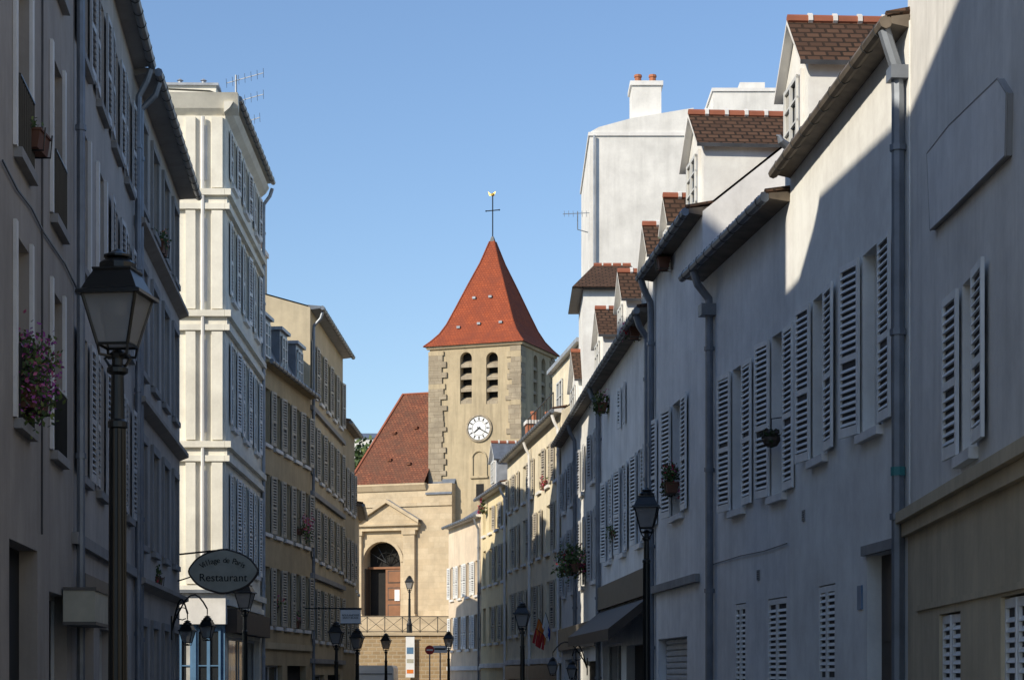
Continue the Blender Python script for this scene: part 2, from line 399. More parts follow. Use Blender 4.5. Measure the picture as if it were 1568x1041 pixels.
tube(R2,'pipe_label','teal_paint',[fr.pt(.14,.09,3.9),fr.pt(.14,.09,4.0)],.085,8)
box(R2,'plaque','blue_paint',fr,fr.u(1318)-.12,fr.u(1318)+.12,.004,.02,2.45,2.75)
cable(R2,fr,[(.35,8.6),(.36,6),(.34,3.6)])
vent(R2,fr,5.8,3.9,.08)
dormer(R2,fr,fr.u(1212),fr.u(1178),9.0,10.72,11.5,4.5)
def opsR3(fr,L):
    return [(fr.u(1203),fr.u(1182),4.35,6.8),(fr.u(1140),fr.u(1122),4.35,6.7),(fr.u(1205),fr.u(1176),.3,2.8,'dark'),(fr.u(1142),fr.u(1126),.3,2.8,'dark')]
R3,fr,L=building('white_shuttered_house',(1210,29),(1076,35),'R',8.7,[(4,3.0)],'white_render2',opsR3,eave=.32)
wset(R3,fr,opsR3(fr,L)[:2],'shutter_white',(.1,.14),w=.62)
for o in opsR3(fr,L)[2:]:
    shutter(R3,fr,o[0],(o[1]-o[0])/2,o[2],o[3],1,.03,n=-.04); shutter(R3,fr,o[1],(o[1]-o[0])/2,o[2],o[3],-1,.03,n=-.04)
downpipe(R3,fr,fr.u(1094),8.65,.32,r=.07)
box(R3,'gutter_hopper','zinc',fr,fr.u(1094)-.14,fr.u(1094)+.14,.0,.26,7.85,8.05)
cable(R3,fr,[(.1,3.58),(1.5,3.55),(3,3.57),(5.5,3.54)],.009)
vent(R3,fr,1.9,3.2,.08)
def opsR4(fr,L):
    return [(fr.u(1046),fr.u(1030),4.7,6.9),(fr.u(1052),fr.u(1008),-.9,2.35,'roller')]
R4,fr,L=building('white_gabled_house',(1076,35),(1000,41),'R',9.9,[(4,3.2)],'white_render2',opsR4,eave=.25)
wset(R4,fr,opsR4(fr,L)[:1],'shutter_white',(.12,.13),w=.65)
shutter(R4,fr,fr.u(1008),.6,4.7,6.9,1,.1)
box(R4,'garage_lintel','trim_grey',fr,.3,L-.1,.003,.1,3.3,3.45)
downpipe(R4,fr,L-.3,9.85,.25,r=.07)
dormer(R4,fr,fr.u(1057),fr.u(1034),9.9,11.5,12.2,4.5)
dormer(R4,fr,fr.u(1012),fr.u(1002),9.9,10.9,11.4,2.5)
o2=lambda fr,L:grid([L*.2,L*.5,L*.8],.95,[(4.5,6.6)])+[(L*.1,L*.45,-1,2.3,'dark'),(L*.55,L*.95,-1,2.4,'win')]
R5,fr,L=building('white_shop_house',(1000,41),(920,52),'R',9.25,[(4,3.2)],'white_render2',o2,eave=.28)
wset(R5,fr,o2(fr,L)[:3],'shutter_white',w=.6)
wset(R5,fr,[(L*.5-.3,L*.5+.3,7.5,8.5)],'shutter_white')
prism(R5,'awning','dark_wood',fr,.4,L-.3,[(.01,3.3),(.9,2.6),(.9,2.35),(.01,3.1)])
box(R5,'shop_fascia','frame_dark',fr,.3,L-.2,.003,.12,3.31,3.9)
downpipe(R5,fr,.25,9.2,.28,r=.07); downpipe(R5,fr,L-.2,9.2,.28,r=.07)
dormer(R5,fr,fr.u(982),fr.u(970),9.3,10.9,11.6,3); dormer(R5,fr,fr.u(944),fr.u(934),9.3,10.9,11.6,3)
def opsR6(fr,L): return grid([L*.14,L*.4,L*.66,L*.9],.95,[(4.2,6.2),(6.95,8.3)])+[(L*.1,L*.4,-1,2.0,'dark'),(L*.5,L*.9,-1,2.1,'win')]
R6,fr,L=building('white_corner_house',(920,52),(860,66),'R',9.3,[(4,3.2)],'white_render',opsR6,eave=.25)
wset(R6,fr,opsR6(fr,L)[:8],'shutter_grey')
box(R6,'shop_fascia','frame_dark',fr,.3,L-.3,.003,.15,2.4,3.1)
downpipe(R6,fr,L*.53,9.2,.25,r=.06)
dormer(R6,fr,fr.u(910),fr.u(900),9.3,11.0,11.8,3); dormer(R6,fr,fr.u(874),fr.u(864),9.3,11.0,12,3)
frR6=fr
def opsR7(fr,L): return grid([L*(i+.5)/7 for i in range(7)],.95,[(3.2,4.9),(5.9,7.6),(8.3,9.7)])+[(L*(i+.1)/4,L*(i+.8)/4,-1.6,1.4,'dark' if i%2 else 'win') for i in range(4)]
R7,fr,L=building('cream_townhouse',(860,66),(777,82),'R',10.5,[(4,2.6)],'cream_render',opsR7,eave=.25,eavemat='trim_white')
wset(R7,fr,[o for i,o in enumerate(opsR7(fr,L)[:21]) if i%5<3],'shutter_beige')
box(R7,'string_course','trim_white',fr,0,L,.003,.1,2.0,2.2); box(R7,'shop_fascia','frame_dark',fr,.2,L-.2,.003,.14,1.42,1.95)
downpipe(R7,fr,.2,10.4,.25,'trim_white'); downpipe(R7,fr,L*.5,10.4,.25,'trim_white')
chimney(R7,fr,L-2,L-1.2,-1.8,-.6,10.5,12.0,'terracotta',2)
box(R7,'attic','cream_render',fr,3.5,11,-6,-1.2,10.6,13.4)
winunit(R7,fr,4.5,6,11,12.8,-1.18); winunit(R7,fr,8,9.5,11,12.8,-1.18)
box(R7,'attic','zinc_light',fr,3.3,11.2,-6.2,-1.0,13.4,13.55)
for i in range(9): tube(R7,'railing','black_iron',[fr.pt(3.5+i*.9,-.2,10.7),fr.pt(3.5+i*.9,-.2,11.6)],.02,5)
tube(R7,'railing','black_iron',[fr.pt(3.5,-.2,11.6),fr.pt(10.7,-.2,11.6)],.025,5)
def opsR8(fr,L): return grid([L*(i+.5)/4 for i in range(4)],.9,[(3.0,4.6),(5.6,7.2),(7.9,9)])+[(L*.1,L*.45,-1.6,1.2,'dark'),(L*.55,L*.95,-1.6,1.2,'win')]
R8,fr,L=building('yellow_townhouse',(777,82),(737,90),'R',9.6,[(4,2.4)],'yellow_render',opsR8,eave=.25,eavemat='trim_white')
wset(R8,fr,opsR8(fr,L)[:6],'shutter_beige'); box(R8,'string_course','trim_white',fr,0,L,.003,.1,1.9,2.1)
downpipe(R8,fr,.2,9.5,.25,'trim_white')
dormer(R8,fr,L*.6,L*.6+1.6,9.6,11.2,11.9,2.5,wm='zinc_light',rm='zinc')
def opsR9(fr,L): return grid([L*(i+.5)/4 for i in range(4)],.85,[(2.8,4.4),(5.3,6.9)])+[(L*.1,L*.45,-1.6,1.2,'dark'),(L*.55,L*.95,-1.6,1.2,'win')]
R9,fr,L=building('beige_townhouse',(737,90),(687,98),'R',8.9,[(3.5,2.2)],'pink_render',opsR9,eave=.25,roofmat='zinc',eavemat='trim_white')
wset(R9,fr,opsR9(fr,L)[:8],'shutter_white'); box(R9,'string_course','trim_white',fr,0,L,.003,.1,1.8,2.0)
downpipe(R9,fr,.2,8.8,.25)

def block(name,px0,px1,d,dep,ytop,mat,roof='zinc',rise=0,zbot=ZB):
    A=Asset(name); f=Fr(W(px0,d),(1,0),(0,-1)); L=(px1-px0)/F*d; z=ZZ(ytop,d)
    box(A,'walls',mat,f,0,L,-dep,0,zbot,z)
    box(A,'parapet','trim_white',f,-.05,L+.05,-dep-.05,.05,z,z+.12)
    if rise:
        prism(A,'roof',roof,f,-.1,L+.1,[(.2,z+.12),(-dep/2,z+rise),(-dep-.2,z+.12)])
    return A,f,L,z
A,f,L,z=block('apartment_block',903,1062,66,8,208,'white_render3')
prism(A,'gable_wall','white_render3',Fr(f.o,(0,1),(-1,0)),0.004,7.9,[(0.003,z+.124),(-L,z+.124),(-L,z+.95),(-1.4,z+.6),(-.3,z+.3)])
chimney(A,f,1.45,2.45,-1.8,-.5,z,z+2.0,'white_render3',2,'u')
tube(A,'downpipe','zinc_light',[f.pt(.15,.1,z),f.pt(.15,.1,2)],.04,6)
A2=Asset('tv_antenna'); q0=f.pt(-.05,-.2,z-3.2); tube(A2,'arm','zinc',[q0,q0+Vector((-.35,0,.1)),q0+Vector((-.35,0,.7))],.02,5)
tube(A2,'boom','zinc',[q0+Vector((-.85,0,.62)),q0+Vector((.05,0,.66))],.014,4)
for k in range(6): tube(A2,'elements','zinc',[q0+Vector((-.8+k*.15,-.15,.5)),q0+Vector((-.8+k*.15,.15,.76))],.01,4)
A,f,L,z=block('rear_apartment_block',1092,1230,70,8,140,'white_render3','zinc')
box(A,'chimney','white_render3',f,1.0,1.9,-1.5,-.4,z,z+.45)
A=Asset('tiled_attic_house'); f=Fr(W(893,61),(1,0),(0,-1)); z0=ZZ(530,61); z1=ZZ(440,61); z2=ZZ(408,63)
box(A,'walls','white_render',f,0,1.7,-4,0,ZB,z1)
A.face('roof','roof_tile_brown',[f.pt(-.35,.25,z1-.02),f.pt(2.1,.25,z1-.02),f.pt(1.6,-1.8,z2),f.pt(.4,-1.8,z2)])
A.face('roof','roof_tile_brown',[f.pt(-.35,.25,z1-.02),f.pt(-.35,-4.2,z1-.02),f.pt(.4,-1.8,z2)])
A.face('roof','roof_tile_brown',[f.pt(2.1,.25,z1-.02),f.pt(2.1,-4.2,z1-.02),f.pt(1.6,-1.8,z2)])
A.face('roof','roof_tile_brown',[f.pt(-.35,-4.2,z1-.02),f.pt(2.1,-4.2,z1-.02),f.pt(1.6,-1.8,z2),f.pt(.4,-1.8,z2)])
A.face('roof','lead_dark',[f.pt(-.35,.25,z1-.06),f.pt(2.1,.25,z1-.06),f.pt(2.1,-4.2,z1-.06),f.pt(-.35,-4.2,z1-.06)])
for i in range(4): tube(A,'ridge_tiles','ridge_tile',[f.pt(.4+i*.31,-1.8,z2),f.pt(.66+i*.31,-1.8,z2)],.08,6)

# ================================================================ LEFT SIDE
Ls=lambda n0,L,st: [n0+i*st for i in range(int((L-n0)/st)+1) if n0+i*st<L-.7]
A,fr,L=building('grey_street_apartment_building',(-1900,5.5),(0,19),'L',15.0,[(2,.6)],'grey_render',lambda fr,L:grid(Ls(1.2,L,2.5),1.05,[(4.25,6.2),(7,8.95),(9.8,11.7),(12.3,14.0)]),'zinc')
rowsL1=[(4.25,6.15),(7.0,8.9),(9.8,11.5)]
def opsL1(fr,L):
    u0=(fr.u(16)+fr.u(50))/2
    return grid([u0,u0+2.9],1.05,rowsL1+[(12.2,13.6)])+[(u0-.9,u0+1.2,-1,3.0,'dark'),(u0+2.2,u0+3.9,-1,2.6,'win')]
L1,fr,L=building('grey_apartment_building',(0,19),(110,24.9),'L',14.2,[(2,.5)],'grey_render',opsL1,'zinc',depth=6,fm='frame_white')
box(L1,'unseen_shade_storey','grey_render2',fr,1.7,L-.05,-5,-.3,14.25,17.2)  # added box out of view, steps the shadow cast on the houses opposite
for o in opsL1(fr,L)[:8]:
    a,b,c,d=o[:4]
    for t in (a-.14,b): box(L1,'window_surrounds','trim_white',fr,t,t+.14,.003,.04,c,d+.1)
    for k in range(9): tube(L1,'railings','black_iron',[fr.pt(a+(b-a)*k/8,.05,c),fr.pt(a+(b-a)*k/8,.05,c+.75)],.012,4)
    tube(L1,'railings','black_iron',[fr.pt(a,.05,c+.75),fr.pt(b,.05,c+.75)],.02,5)
u=fr.u(94); box(L1,'shop_sign_box','sign_beige',fr,u,u+1.6,.02,.40,2.28,2.66); box(L1,'shop_sign_rim','frame_dark',fr,u-.01,u+1.61,.02,.42,2.66,2.70); box(L1,'shop_sign_rim','frame_dark',fr,u-.01,u+1.61,.02,.42,2.24,2.28)
cable(L1,fr,[(0,6.62),(1,6.58),(2,6.64),(3,6.6),(5,6.66),(6.2,6.6)]); cable(L1,fr,[(2.9,14),(2.92,9),(2.88,3.2)])
def opsL1b(fr,L):
    return grid([1.3,3.5,5.7,7.9],1.0,[(4.25,6.15),(7.0,8.9),(9.8,11.4)])+[(.7,2.6,-1,2.3,'dark'),(3.4,5.2,-1,2.3,'win'),(6.2,8,-1,2.3,'dark')]
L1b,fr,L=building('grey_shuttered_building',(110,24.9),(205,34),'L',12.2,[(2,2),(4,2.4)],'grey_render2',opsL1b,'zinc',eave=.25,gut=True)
for i,o in enumerate(opsL1b(fr,L)[:12]):
    if i%3!=1 or i>6: wset(L1b,fr,[o],'shutter_grey',(.02,.06),w=.5)
    else:
        a,b,c,d=o
        for t in (a-.15,b): box(L1b,'window_surrounds','trim_white',fr,t,t+.15,.003,.05,c,d)
box(L1b,'string_course','trim_grey',fr,0,L,.003,.08,3.3,3.45)
downpipe(L1b,fr,.2,12.1,.25); downpipe(L1b,fr,L-.2,12.1,.25)
box(L1b,'shop_fascia','frame_dark',fr,.5,4.5,.003,.12,2.4,2.95)
rows2=[(.2,2.5),(3.95,5.8),(7.05,8.9),(10.0,11.5)]
def opsL2(fr,L): return grid(Ls(1.3,L,2.15),1.0,rows2)
L2,fr,L=building('grey_corniced_building',(205,34),(275,43),'L',12.1,[(2,1.6),(3.2,1.8)],'grey_render2',opsL2,'zinc',eave=.36,eavemat='trim_grey',depth=6.4)
for o in opsL2(fr,L):
    a,b,c,d=o
    for t in (a-.15,b): box(L2,'window_surrounds','trim_grey',fr,t,t+.15,.003,.05,c,d)
    box(L2,'window_surrounds','trim_grey',fr,a-.15,b+.15,.003,.06,d,d+.15)
for z in (3.15,6.3,9.4): prism(L2,'string_courses','grey_render',fr,0,L,[(.003,z),(.2,z+.08),(.2,z+.16),(.003,z+.2)])
downpipe(L2,fr,.25,12,.36)
frL2=fr
A,fr2,L=building('unseen_shade_building',(784-18./13.5*3000,13.5),(784-18./35.3*3000,35.3),'L',26.2,[(1,.4)],'beige_render',lambda fr,L:grid(Ls(1.5,L,2.5),1.05,[(z,z+1.8) for z in (4,7,10,13,16,19,22)]),'zinc',depth=4.5,gut=False)  # unseen block added behind the row to shade the right-hand facades

# L3 corner building
zf=[ZZ(y,50) for y in (905,685,485,300)]
zt=ZZ(150,50)
def opsL3(fr,L): return grid([L*.2,L*.52,L*.84],1.0,[(zf[0]+.75,zf[1]-.55),(zf[1]+.7,zf[2]-.5),(zf[2]+.7,zf[3]-.45),(zf[3]+.6,zt-.6)])+[(.5,L-.5,-1.2,2.6,'win')]
L3,fr,L=building('white_corner_apartment_building',(345,50),(400,58.6),'L',zt,[(.4,.15),(4,.3)],'haussmann_stone',opsL3,'zinc_light',eave=.3,eavemat='haussmann_stone')
wset(L3,fr,opsL3(fr,L)[:12],'shutter_white',(.03,.1),w=.5)
fe=Fr(fr.o,-fr.n,-fr.e)
for z in zf:
    for (za,zb_,pr) in ((z-.35,z-.2,.12),(z+.0,z+.16,.16),(z-.2,z+.0,.05)):
        box(L3,'string_courses','haussmann_stone',fr,-pr,L,.003,pr,za,zb_); box(L3,'string_courses','haussmann_stone',fe,.003,5,.002,pr-.003,za,zb_)
prism(L3,'cornice','haussmann_stone',fe,-.35,7.9,[(.003,zt-.45),(.15,zt-.3),(.3,zt-.02),(.34,zt+.05),(.003,zt+.08)])
prism(L3,'cornice','haussmann_stone',fr,-.3,L,[(.003,zt-.45),(.15,zt-.32),(.24,zt-.17),(.003,zt-.17)])
box(L3,'parapet','haussmann_stone',fe,.25,7.8,-.6,-.1,zt+.06,zt+.34); box(L3,'parapet','zinc_light',fe,.18,7.9,-.65,-.03,zt+.34,zt+.4)
for k in range(4): lathe(L3,'vent_pots','zinc_light',fe.pt(.6+k*.6,-.35,zt+.4),[(.05,0),(.05,.12),(.09,.14),(0,.2)],8)
for k,(z0,z1) in enumerate(((zf[0]+.2,zf[1]-.38),(zf[1]+.2,zf[2]-.38),(zf[2]+.2,zf[3]-.38),(zf[3]+.2,zt-.5))):
    for (a,b) in ((.06,.34),(.75,1.0),(1.6,1.9)):
        box(L3,'pilasters','haussmann_stone',fe,a,b,.003,.09,z0,z1)
    box(L3,'pilasters','trim_white',fe,.45,.64,.003,.03,z0+.2,z1-.2)
    box(L3,'window_surrounds','trim_white',fe,2.2,3.5,.003,.06,z0+.4,z1-.1)
    winunit(L3,fe,2.35,3.35,z0+.55,z1-.25,.065)
tube(L3,'downpipe','trim_white',[fe.pt(.56,.1,zt-.5),fe.pt(.56,.1,3.8)],.05,7)
box(L3,'shop_fascia','trim_white',fe,-.05,4,.003,.35,ZZ(955,50),ZZ(908,50)); box(L3,'shop_fascia','zinc',fe,-.1,4,.003,.5,ZZ(908,50)+.003,ZZ(903,50))
box(L3,'shopfront','blue_paint',fe,0,4,.003,.1,-1.2,ZZ(955,50)-.003)
for i in range(4):
    winunit(L3,fe,.1+i*.72,.1+i*.72+.62,GZ(50)+.7,ZZ(962,50),.11,'blue_paint')
    box(L3,'shopfront','blue_paint',fe,.72+i*.72,.82+i*.72,.1,.2,-1.2,ZZ(955,50)-.01)
box(L3,'shop_fascia','dark_wood',fr,.0,L-.3,.003,.3,2.7,3.3)
downpipe(L3,fr,L-.2,zt-.2,.3,'zinc_light')
ant=Asset('tv_antenna'); p=fr.pt(5.2,-.35,zt+.1); top=ZZ(128,55)
tube(ant,'mast','zinc',[p,(p.x,p.y,top+.3)],.03,5)
for zz,l in ((top+.2,.8),(top-.4,.8),(top-1.05,.7)):
    a=Vector((p.x-l*.35,p.y+.1,zz-.1)); b=Vector((p.x+l,p.y-.2,zz+.1)); tube(ant,'boom','zinc',[a,b],.014,4)
    for k in range(7):
        q=a.lerp(b,k/6); tube(ant,'elements','zinc',[q+Vector((.02,-.2,.07)),q-Vector((.02,-.2,.07))],.008,4)

def opsL4(fr,L): return grid([L*(i+.5)/5 for i in range(5)],.95,[(3.1,4.9),(5.9,7.7),(8.6,10.3)])+[(L*.05,L*.4,-1.5,1.9,'win'),(L*.5,L*.9,-1.5,1.9,'dark')]
z4=11.0
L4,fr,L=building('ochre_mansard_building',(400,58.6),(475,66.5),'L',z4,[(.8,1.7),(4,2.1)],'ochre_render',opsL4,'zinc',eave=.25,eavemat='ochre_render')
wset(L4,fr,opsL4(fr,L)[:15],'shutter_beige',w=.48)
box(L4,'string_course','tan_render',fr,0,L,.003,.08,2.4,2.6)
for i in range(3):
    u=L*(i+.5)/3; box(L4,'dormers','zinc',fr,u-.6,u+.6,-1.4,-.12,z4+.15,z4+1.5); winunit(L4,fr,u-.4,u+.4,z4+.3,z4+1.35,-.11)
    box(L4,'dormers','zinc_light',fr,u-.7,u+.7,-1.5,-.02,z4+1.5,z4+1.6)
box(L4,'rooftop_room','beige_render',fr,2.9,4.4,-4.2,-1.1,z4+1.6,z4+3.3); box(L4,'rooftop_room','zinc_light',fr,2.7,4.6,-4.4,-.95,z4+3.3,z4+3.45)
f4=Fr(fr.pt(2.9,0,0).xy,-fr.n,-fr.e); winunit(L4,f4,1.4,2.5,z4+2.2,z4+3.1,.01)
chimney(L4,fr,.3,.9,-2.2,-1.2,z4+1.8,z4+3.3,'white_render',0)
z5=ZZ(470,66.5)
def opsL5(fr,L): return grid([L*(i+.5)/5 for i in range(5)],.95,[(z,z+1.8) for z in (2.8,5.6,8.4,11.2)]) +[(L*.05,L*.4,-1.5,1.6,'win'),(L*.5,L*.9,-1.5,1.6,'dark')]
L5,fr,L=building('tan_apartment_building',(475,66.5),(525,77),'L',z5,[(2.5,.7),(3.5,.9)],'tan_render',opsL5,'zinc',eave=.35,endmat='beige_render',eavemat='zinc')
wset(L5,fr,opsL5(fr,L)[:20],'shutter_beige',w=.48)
for z in (2.0,4.9,7.7,10.6): box(L5,'string_courses','trim_grey',fr,0,L,.003,.12,z,z+.16)
chimney(L5,fr,.1,.9,-2.5,-1.6,z5-2,z5+2.0,'beige_render',2)
downpipe(L5,fr,.2,z5-.1,.35)
def opsL6(fr,L): return grid([L*(i+.5)/3 for i in range(3)],.9,[(z,z+1.7) for z in (2.6,5.4,8.2)])
L6,fr,L=building('ochre_townhouse',(525,77),(543,82),'L',ZZ(645,77),[(3,1.8)],'ochre_render',opsL6,'roof_tile_brown',eave=.25,depth=6)
wset(L6,fr,opsL6(fr,L),'shutter_beige',w=.45)
L7,fr,L=building('small_ochre_house',(543,82),(550,90),'L',ZZ(775,83),[(2.5,1.4)],'tan_render',lambda fr,L:grid([L*.25,L*.7],.85,[(2.6,4.2),(5.2,6.8)]),'roof_tile_brown',eave=.3,depth=5)

# ================================================================ CHURCH
th=math.radians(21); cs,sn=math.cos(th),math.sin(th)
NC=W(797,112)
fT=Fr(NC,(-cs,sn),(-sn,-cs)); fS=Fr(NC,(sn,cs),(cs,-sn)); w=5.65
ZG=4.8; ze=ZZ(521,112)
ch=Asset('church')
def arch_open(A,fr,a,b,c,d,mat,n=0,k=10,part='tower'):
    r=(b-a)/2; m=(a+b)/2; zs=d-r
    for sgn,edge in ((-1,a),(1,b)):
        arc=[(m+sgn*r*math.cos(t),zs+r*math.sin(t)) for t in [i*math.pi/2/k for i in range(k+1)]]
        for i in range(k):
            A.face(part,mat,[fr.pt(edge,n+.001,arc[i][1]),fr.pt(arc[i][0],n+.001,arc[i][1]),fr.pt(arc[i+1][0],n+.001,arc[i+1][1]),fr.pt(edge,n+.001,arc[i+1][1])])
            A.face(part,mat,[fr.pt(arc[i][0],n,arc[i][1]),fr.pt(arc[i+1][0],n,arc[i+1][1]),fr.pt(arc[i+1][0],n-.35,arc[i+1][1]),fr.pt(arc[i][0],n-.35,arc[i][1])])
lv=[]
for x0,x1 in ((706,721),(746,761)):
    a,b=sorted((fT.u(x0),fT.u(x1))); lv.append((a-.06,b+.06,fT.z(x0,618),fT.z(x0,539),'dark'))
wall(ch,fT,0,w,ZG-2,ze,lv,'church_render',rev=.5,part='tower')
ls=[(w*.38,w*.5,lv[0][2],lv[0][3],'dark'),(w*.62,w*.74,lv[0][2],lv[0][3],'dark')]
wall(ch,fS,0,w,ZG-2,ze,ls,'church_render',rev=.5,part='tower')
for f_,L_ in ((fT,lv),(fS,ls)):
    for o in L_:
        arch_open(ch,f_,*o[:4],'church_render')
        hh=o[3]-o[2]
        for i in range(4):
            zz=o[2]+hh*(.0+.235*i)
            prism(ch,'louvres','quoin_stone',f_,o[0],o[1],[(-.05,zz),(-.45,zz+.30),(-.45,zz+.42),(-.05,zz+.17)])
ch.face('tower','church_render',[fT.pt(w,0,ZG),fT.pt(w,-w,ZG),fT.pt(w,-w,ze),fT.pt(w,0,ze)])
ch.face('tower','church_render',[fT.pt(0,-w,ZG),fT.pt(w,-w,ZG),fT.pt(w,-w,ze),fT.pt(0,-w,ze)])
def quoins(fr_,edge,sg,z0,z1,base=.55,n=.05):
    z=z0;i=0
    while z<z1-.1:
        h=RU(.24,.38); h=min(h,z1-z); ww=base+RU(0,.25)+(.16 if i%2 else 0)
        a,b=sorted((edge,edge+sg*ww)); box(ch,'quoins','quoin_stone' if R()<.75 else 'church_render',fr_,a,b,-.02,n+RU(0,.03),z,z+h-.006); z+=h;i+=1
quoins(fT,-.04,1,ZG,ze-.25); quoins(fT,w+.04,-1,ZG,ze-.25,.75,.09)
quoins(fS,-.05,1,ZG,ze-.25,.5,.045); quoins(fS,w+.04,-1,ZG,ze-.25,.5)
prism(ch,'tower_cornice','church_stone',fT,-.15,w+.15,[(-.1,ze-.2),(.12,ze-.2),(.2,ze-.02),(-.1,ze-.02)])
prism(ch,'tower_cornice','church_stone',fS,-.12,w+.15,[(-.1,ze-.205),(.115,ze-.205),(.195,ze-.025),(-.1,ze-.025)])
cen=fT.pt(w/2,-w/2,0)
def ring(r,z): return [fT.pt(w/2+sx*w/2*r,-w/2+sy*w/2*r,z) for sx,sy in ((-1,1),(1,1),(1,-1),(-1,-1))]
apexz=ZZ(362,cen.y)
sp=[(1.10,ze-.05),(.98,ze+.3),(.85,ze+.75),(.735,ze+1.35),(.60,ze+2.3),(.40,ze+3.75),(.2,ze+5.15),(.05,apexz-.3),(.02,apexz)]
for i in range(len(sp)-1):
    a,b=ring(*sp[i]),ring(*sp[i+1]); m='spire_tile' if i<7 else 'lead_dark'
    for t in range(4): ch.face('spire',m,[a[t],a[(t+1)%4],b[(t+1)%4],b[t]])
ch.face('spire','lead_dark',ring(1.10,ze-.06))
for t in range(4): tube(ch,'spire_hips','spire_tile' ,[ring(*s_)[t] for s_ in sp[:-1]],.05,5)
def sprad(z):
    for (r0,z0),(r1,z1) in zip(sp,sp[1:]):
        if z0<=z<=z1: return r0+(r1-r0)*(z-z0)/(z1-z0)
for (u_,z_) in ((.42,ze+2.9),(.6,ze+2.9),(.26,ze+1.25),(.72,ze+1.1),(.5,ze+1.25)):
    p=fT.pt(w*u_, -w/2*(1-sprad(z_)),z_)
    box(ch,'spire_vents','zinc',Fr(p.xy,fT.e,fT.n),-.1,.1,-.1,.12,z_-.05,z_+.08)
tube(ch,'cross','black_iron',[(cen.x,cen.y,apexz-.3),(cen.x,cen.y,ZZ(300,cen.y))],.035,6)
zc=ZZ(322,cen.y); f0=Fr(cen.xy,(cs,-sn),(sn,cs))
tube(ch,'cross','black_iron',[f0.pt(-.42,0,zc),f0.pt(.42,0,zc)],.03,6)
for s in (-.42,.42): lathe(ch,'cross','black_iron',f0.pt(s,0,zc),[(0,-.06),(.06,0),(0,.06)],6)
lathe(ch,'weathercock','gold',(cen.x,cen.y,ZZ(298,cen.y)),[(0,-.12),(.1,-.03),(.11,.05),(0,.12)],8)
ch.face('weathercock','gold',[f0.pt(-.1,0,ZZ(297,cen.y)),f0.pt(-.3,0,ZZ(292,cen.y)),f0.pt(-.22,0,ZZ(299,cen.y)),f0.pt(.1,0,ZZ(300,cen.y)),f0.pt(.2,0,ZZ(293,cen.y))])
cu=fT.u(734); czz=fT.z(734,655); r=.7
def disc(mat,rad,n,part='clock',k=32):
    ch.face(part,mat,[fT.pt(cu+rad*math.cos(t*2*math.pi/k),n,czz+rad*math.sin(t*2*math.pi/k)) for t in range(k)])
def annulus(mat,r0,r1,n0,n1,k=32):
    for t in range(k):
        a=t*2*math.pi/k;b=(t+1)*2*math.pi/k; P=lambda rr,nn,an:fT.pt(cu+rr*math.cos(an),nn,czz+rr*math.sin(an))
        ch.face('clock',mat,[P(r0,n1,a),P(r1,n1,a),P(r1,n1,b),P(r0,n1,b)]); ch.face('clock',mat,[P(r1,n0,a),P(r1,n1,a),P(r1,n1,b),P(r1,n0,b)]); ch.face('clock',mat,[P(r0,n0,a),P(r0,n1,a),P(r0,n1,b),P(r0,n0,b)])
disc('white_paint',r,.05); annulus('quoin_stone',r,r+.1,0,.1); annulus('black_iron',r*.96,r,.05,.07); annulus('black_iron',r*.58,r*.61,.05,.06)
def hand(an,l,wd,n,l0=0,mat='black_iron'):
    dx,dz=math.sin(an),math.cos(an); px_,pz_=dz,-dx
    q=[(l0*dx-wd*px_,l0*dz-wd*pz_),(l*dx-wd*.6*px_,l*dz-wd*.6*pz_),(l*dx+wd*.6*px_,l*dz+wd*.6*pz_),(l0*dx+wd*px_,l0*dz+wd*pz_)]
    ch.face('clock_hands',mat,[fT.pt(cu-x,n,czz+z) for x,z in q])
for i in range(12): hand(i*math.pi/6,r*.92,.045,.065,r*.66)
hand(math.radians(232),r*.55,.05,.075,-.1); hand(math.radians(120),r*.85,.04,.08,-.12)
nu=fT.u(734); nz0=fT.z(734,728); nz1=fT.z(734,688)
for s0 in (nu-.5,nu+.38): box(ch,'niche','church_render',fT,s0,s0+.12,.002,.08,nz0,nz1-.45)
pts=[(nu+.44*math.cos(t),nz1-.5+.44*math.sin(t)) for t in [math.pi*i/10 for i in range(11)]]
tube(ch,'niche','church_render',[fT.pt(a,.04,b) for a,b in pts],.06,6)
box(ch,'niche','church_render',fT,nu-.55,nu+.55,.002,.13,nz0-.12,nz0)
z_=fT.z(737,760); box(ch,'small_window','dark_interior',fT,nu-.28,nu+.2,.002,.012,z_,z_+.75)
fN=Fr(NC+fT.n*.6,fT.e,fT.n)
ua=fN.u(692); ub=fN.u(541)
zc0=fN.z(600,765); zc1=fN.z(600,742)
da,db=sorted((fN.u(613),fN.u(557))); dz1=fN.z(585,829)
wall(ch,fN,ua,ub,ZG-2,zc1,[(da,db,ZG,dz1,'dark')],'church_stone',rev=.9,part='nave_wall')
arch_open(ch,fN,da,db,ZG,dz1,'church_stone',part='nave_wall')
ch.face('nave_wall','church_stone',[fN.pt(ub,0,ZG-2),fN.pt(ub,-9,ZG-2),fN.pt(ub,-9,zc1),fN.pt(ub,0,zc1)])
ch.face('nave_wall','church_stone',[fN.pt(ua,0,ZG-2),fN.pt(ua,-9,ZG-2),fN.pt(ua,-9,zc1),fN.pt(ua,0,zc1)])
prism(ch,'nave_cornice','church_stone',fN,w-.05,ub+.2,[(-.1,zc1-.35),(.08,zc1-.35),(.28,zc1-.05),(.28,zc1+.06),(-.1,zc1+.06)])
box(ch,'nave_cornice','church_stone',fN,ua-.03,ub+.08,.002,.1,zc0-.4,zc0-.2)
ch.face('nave_wall','zinc',[fN.pt(ua,.1,zc0+.25),fN.pt(w,.1,zc0+.25),fN.pt(w,-.6,zc1+.3),fN.pt(ua,-.6,zc1+.3)])
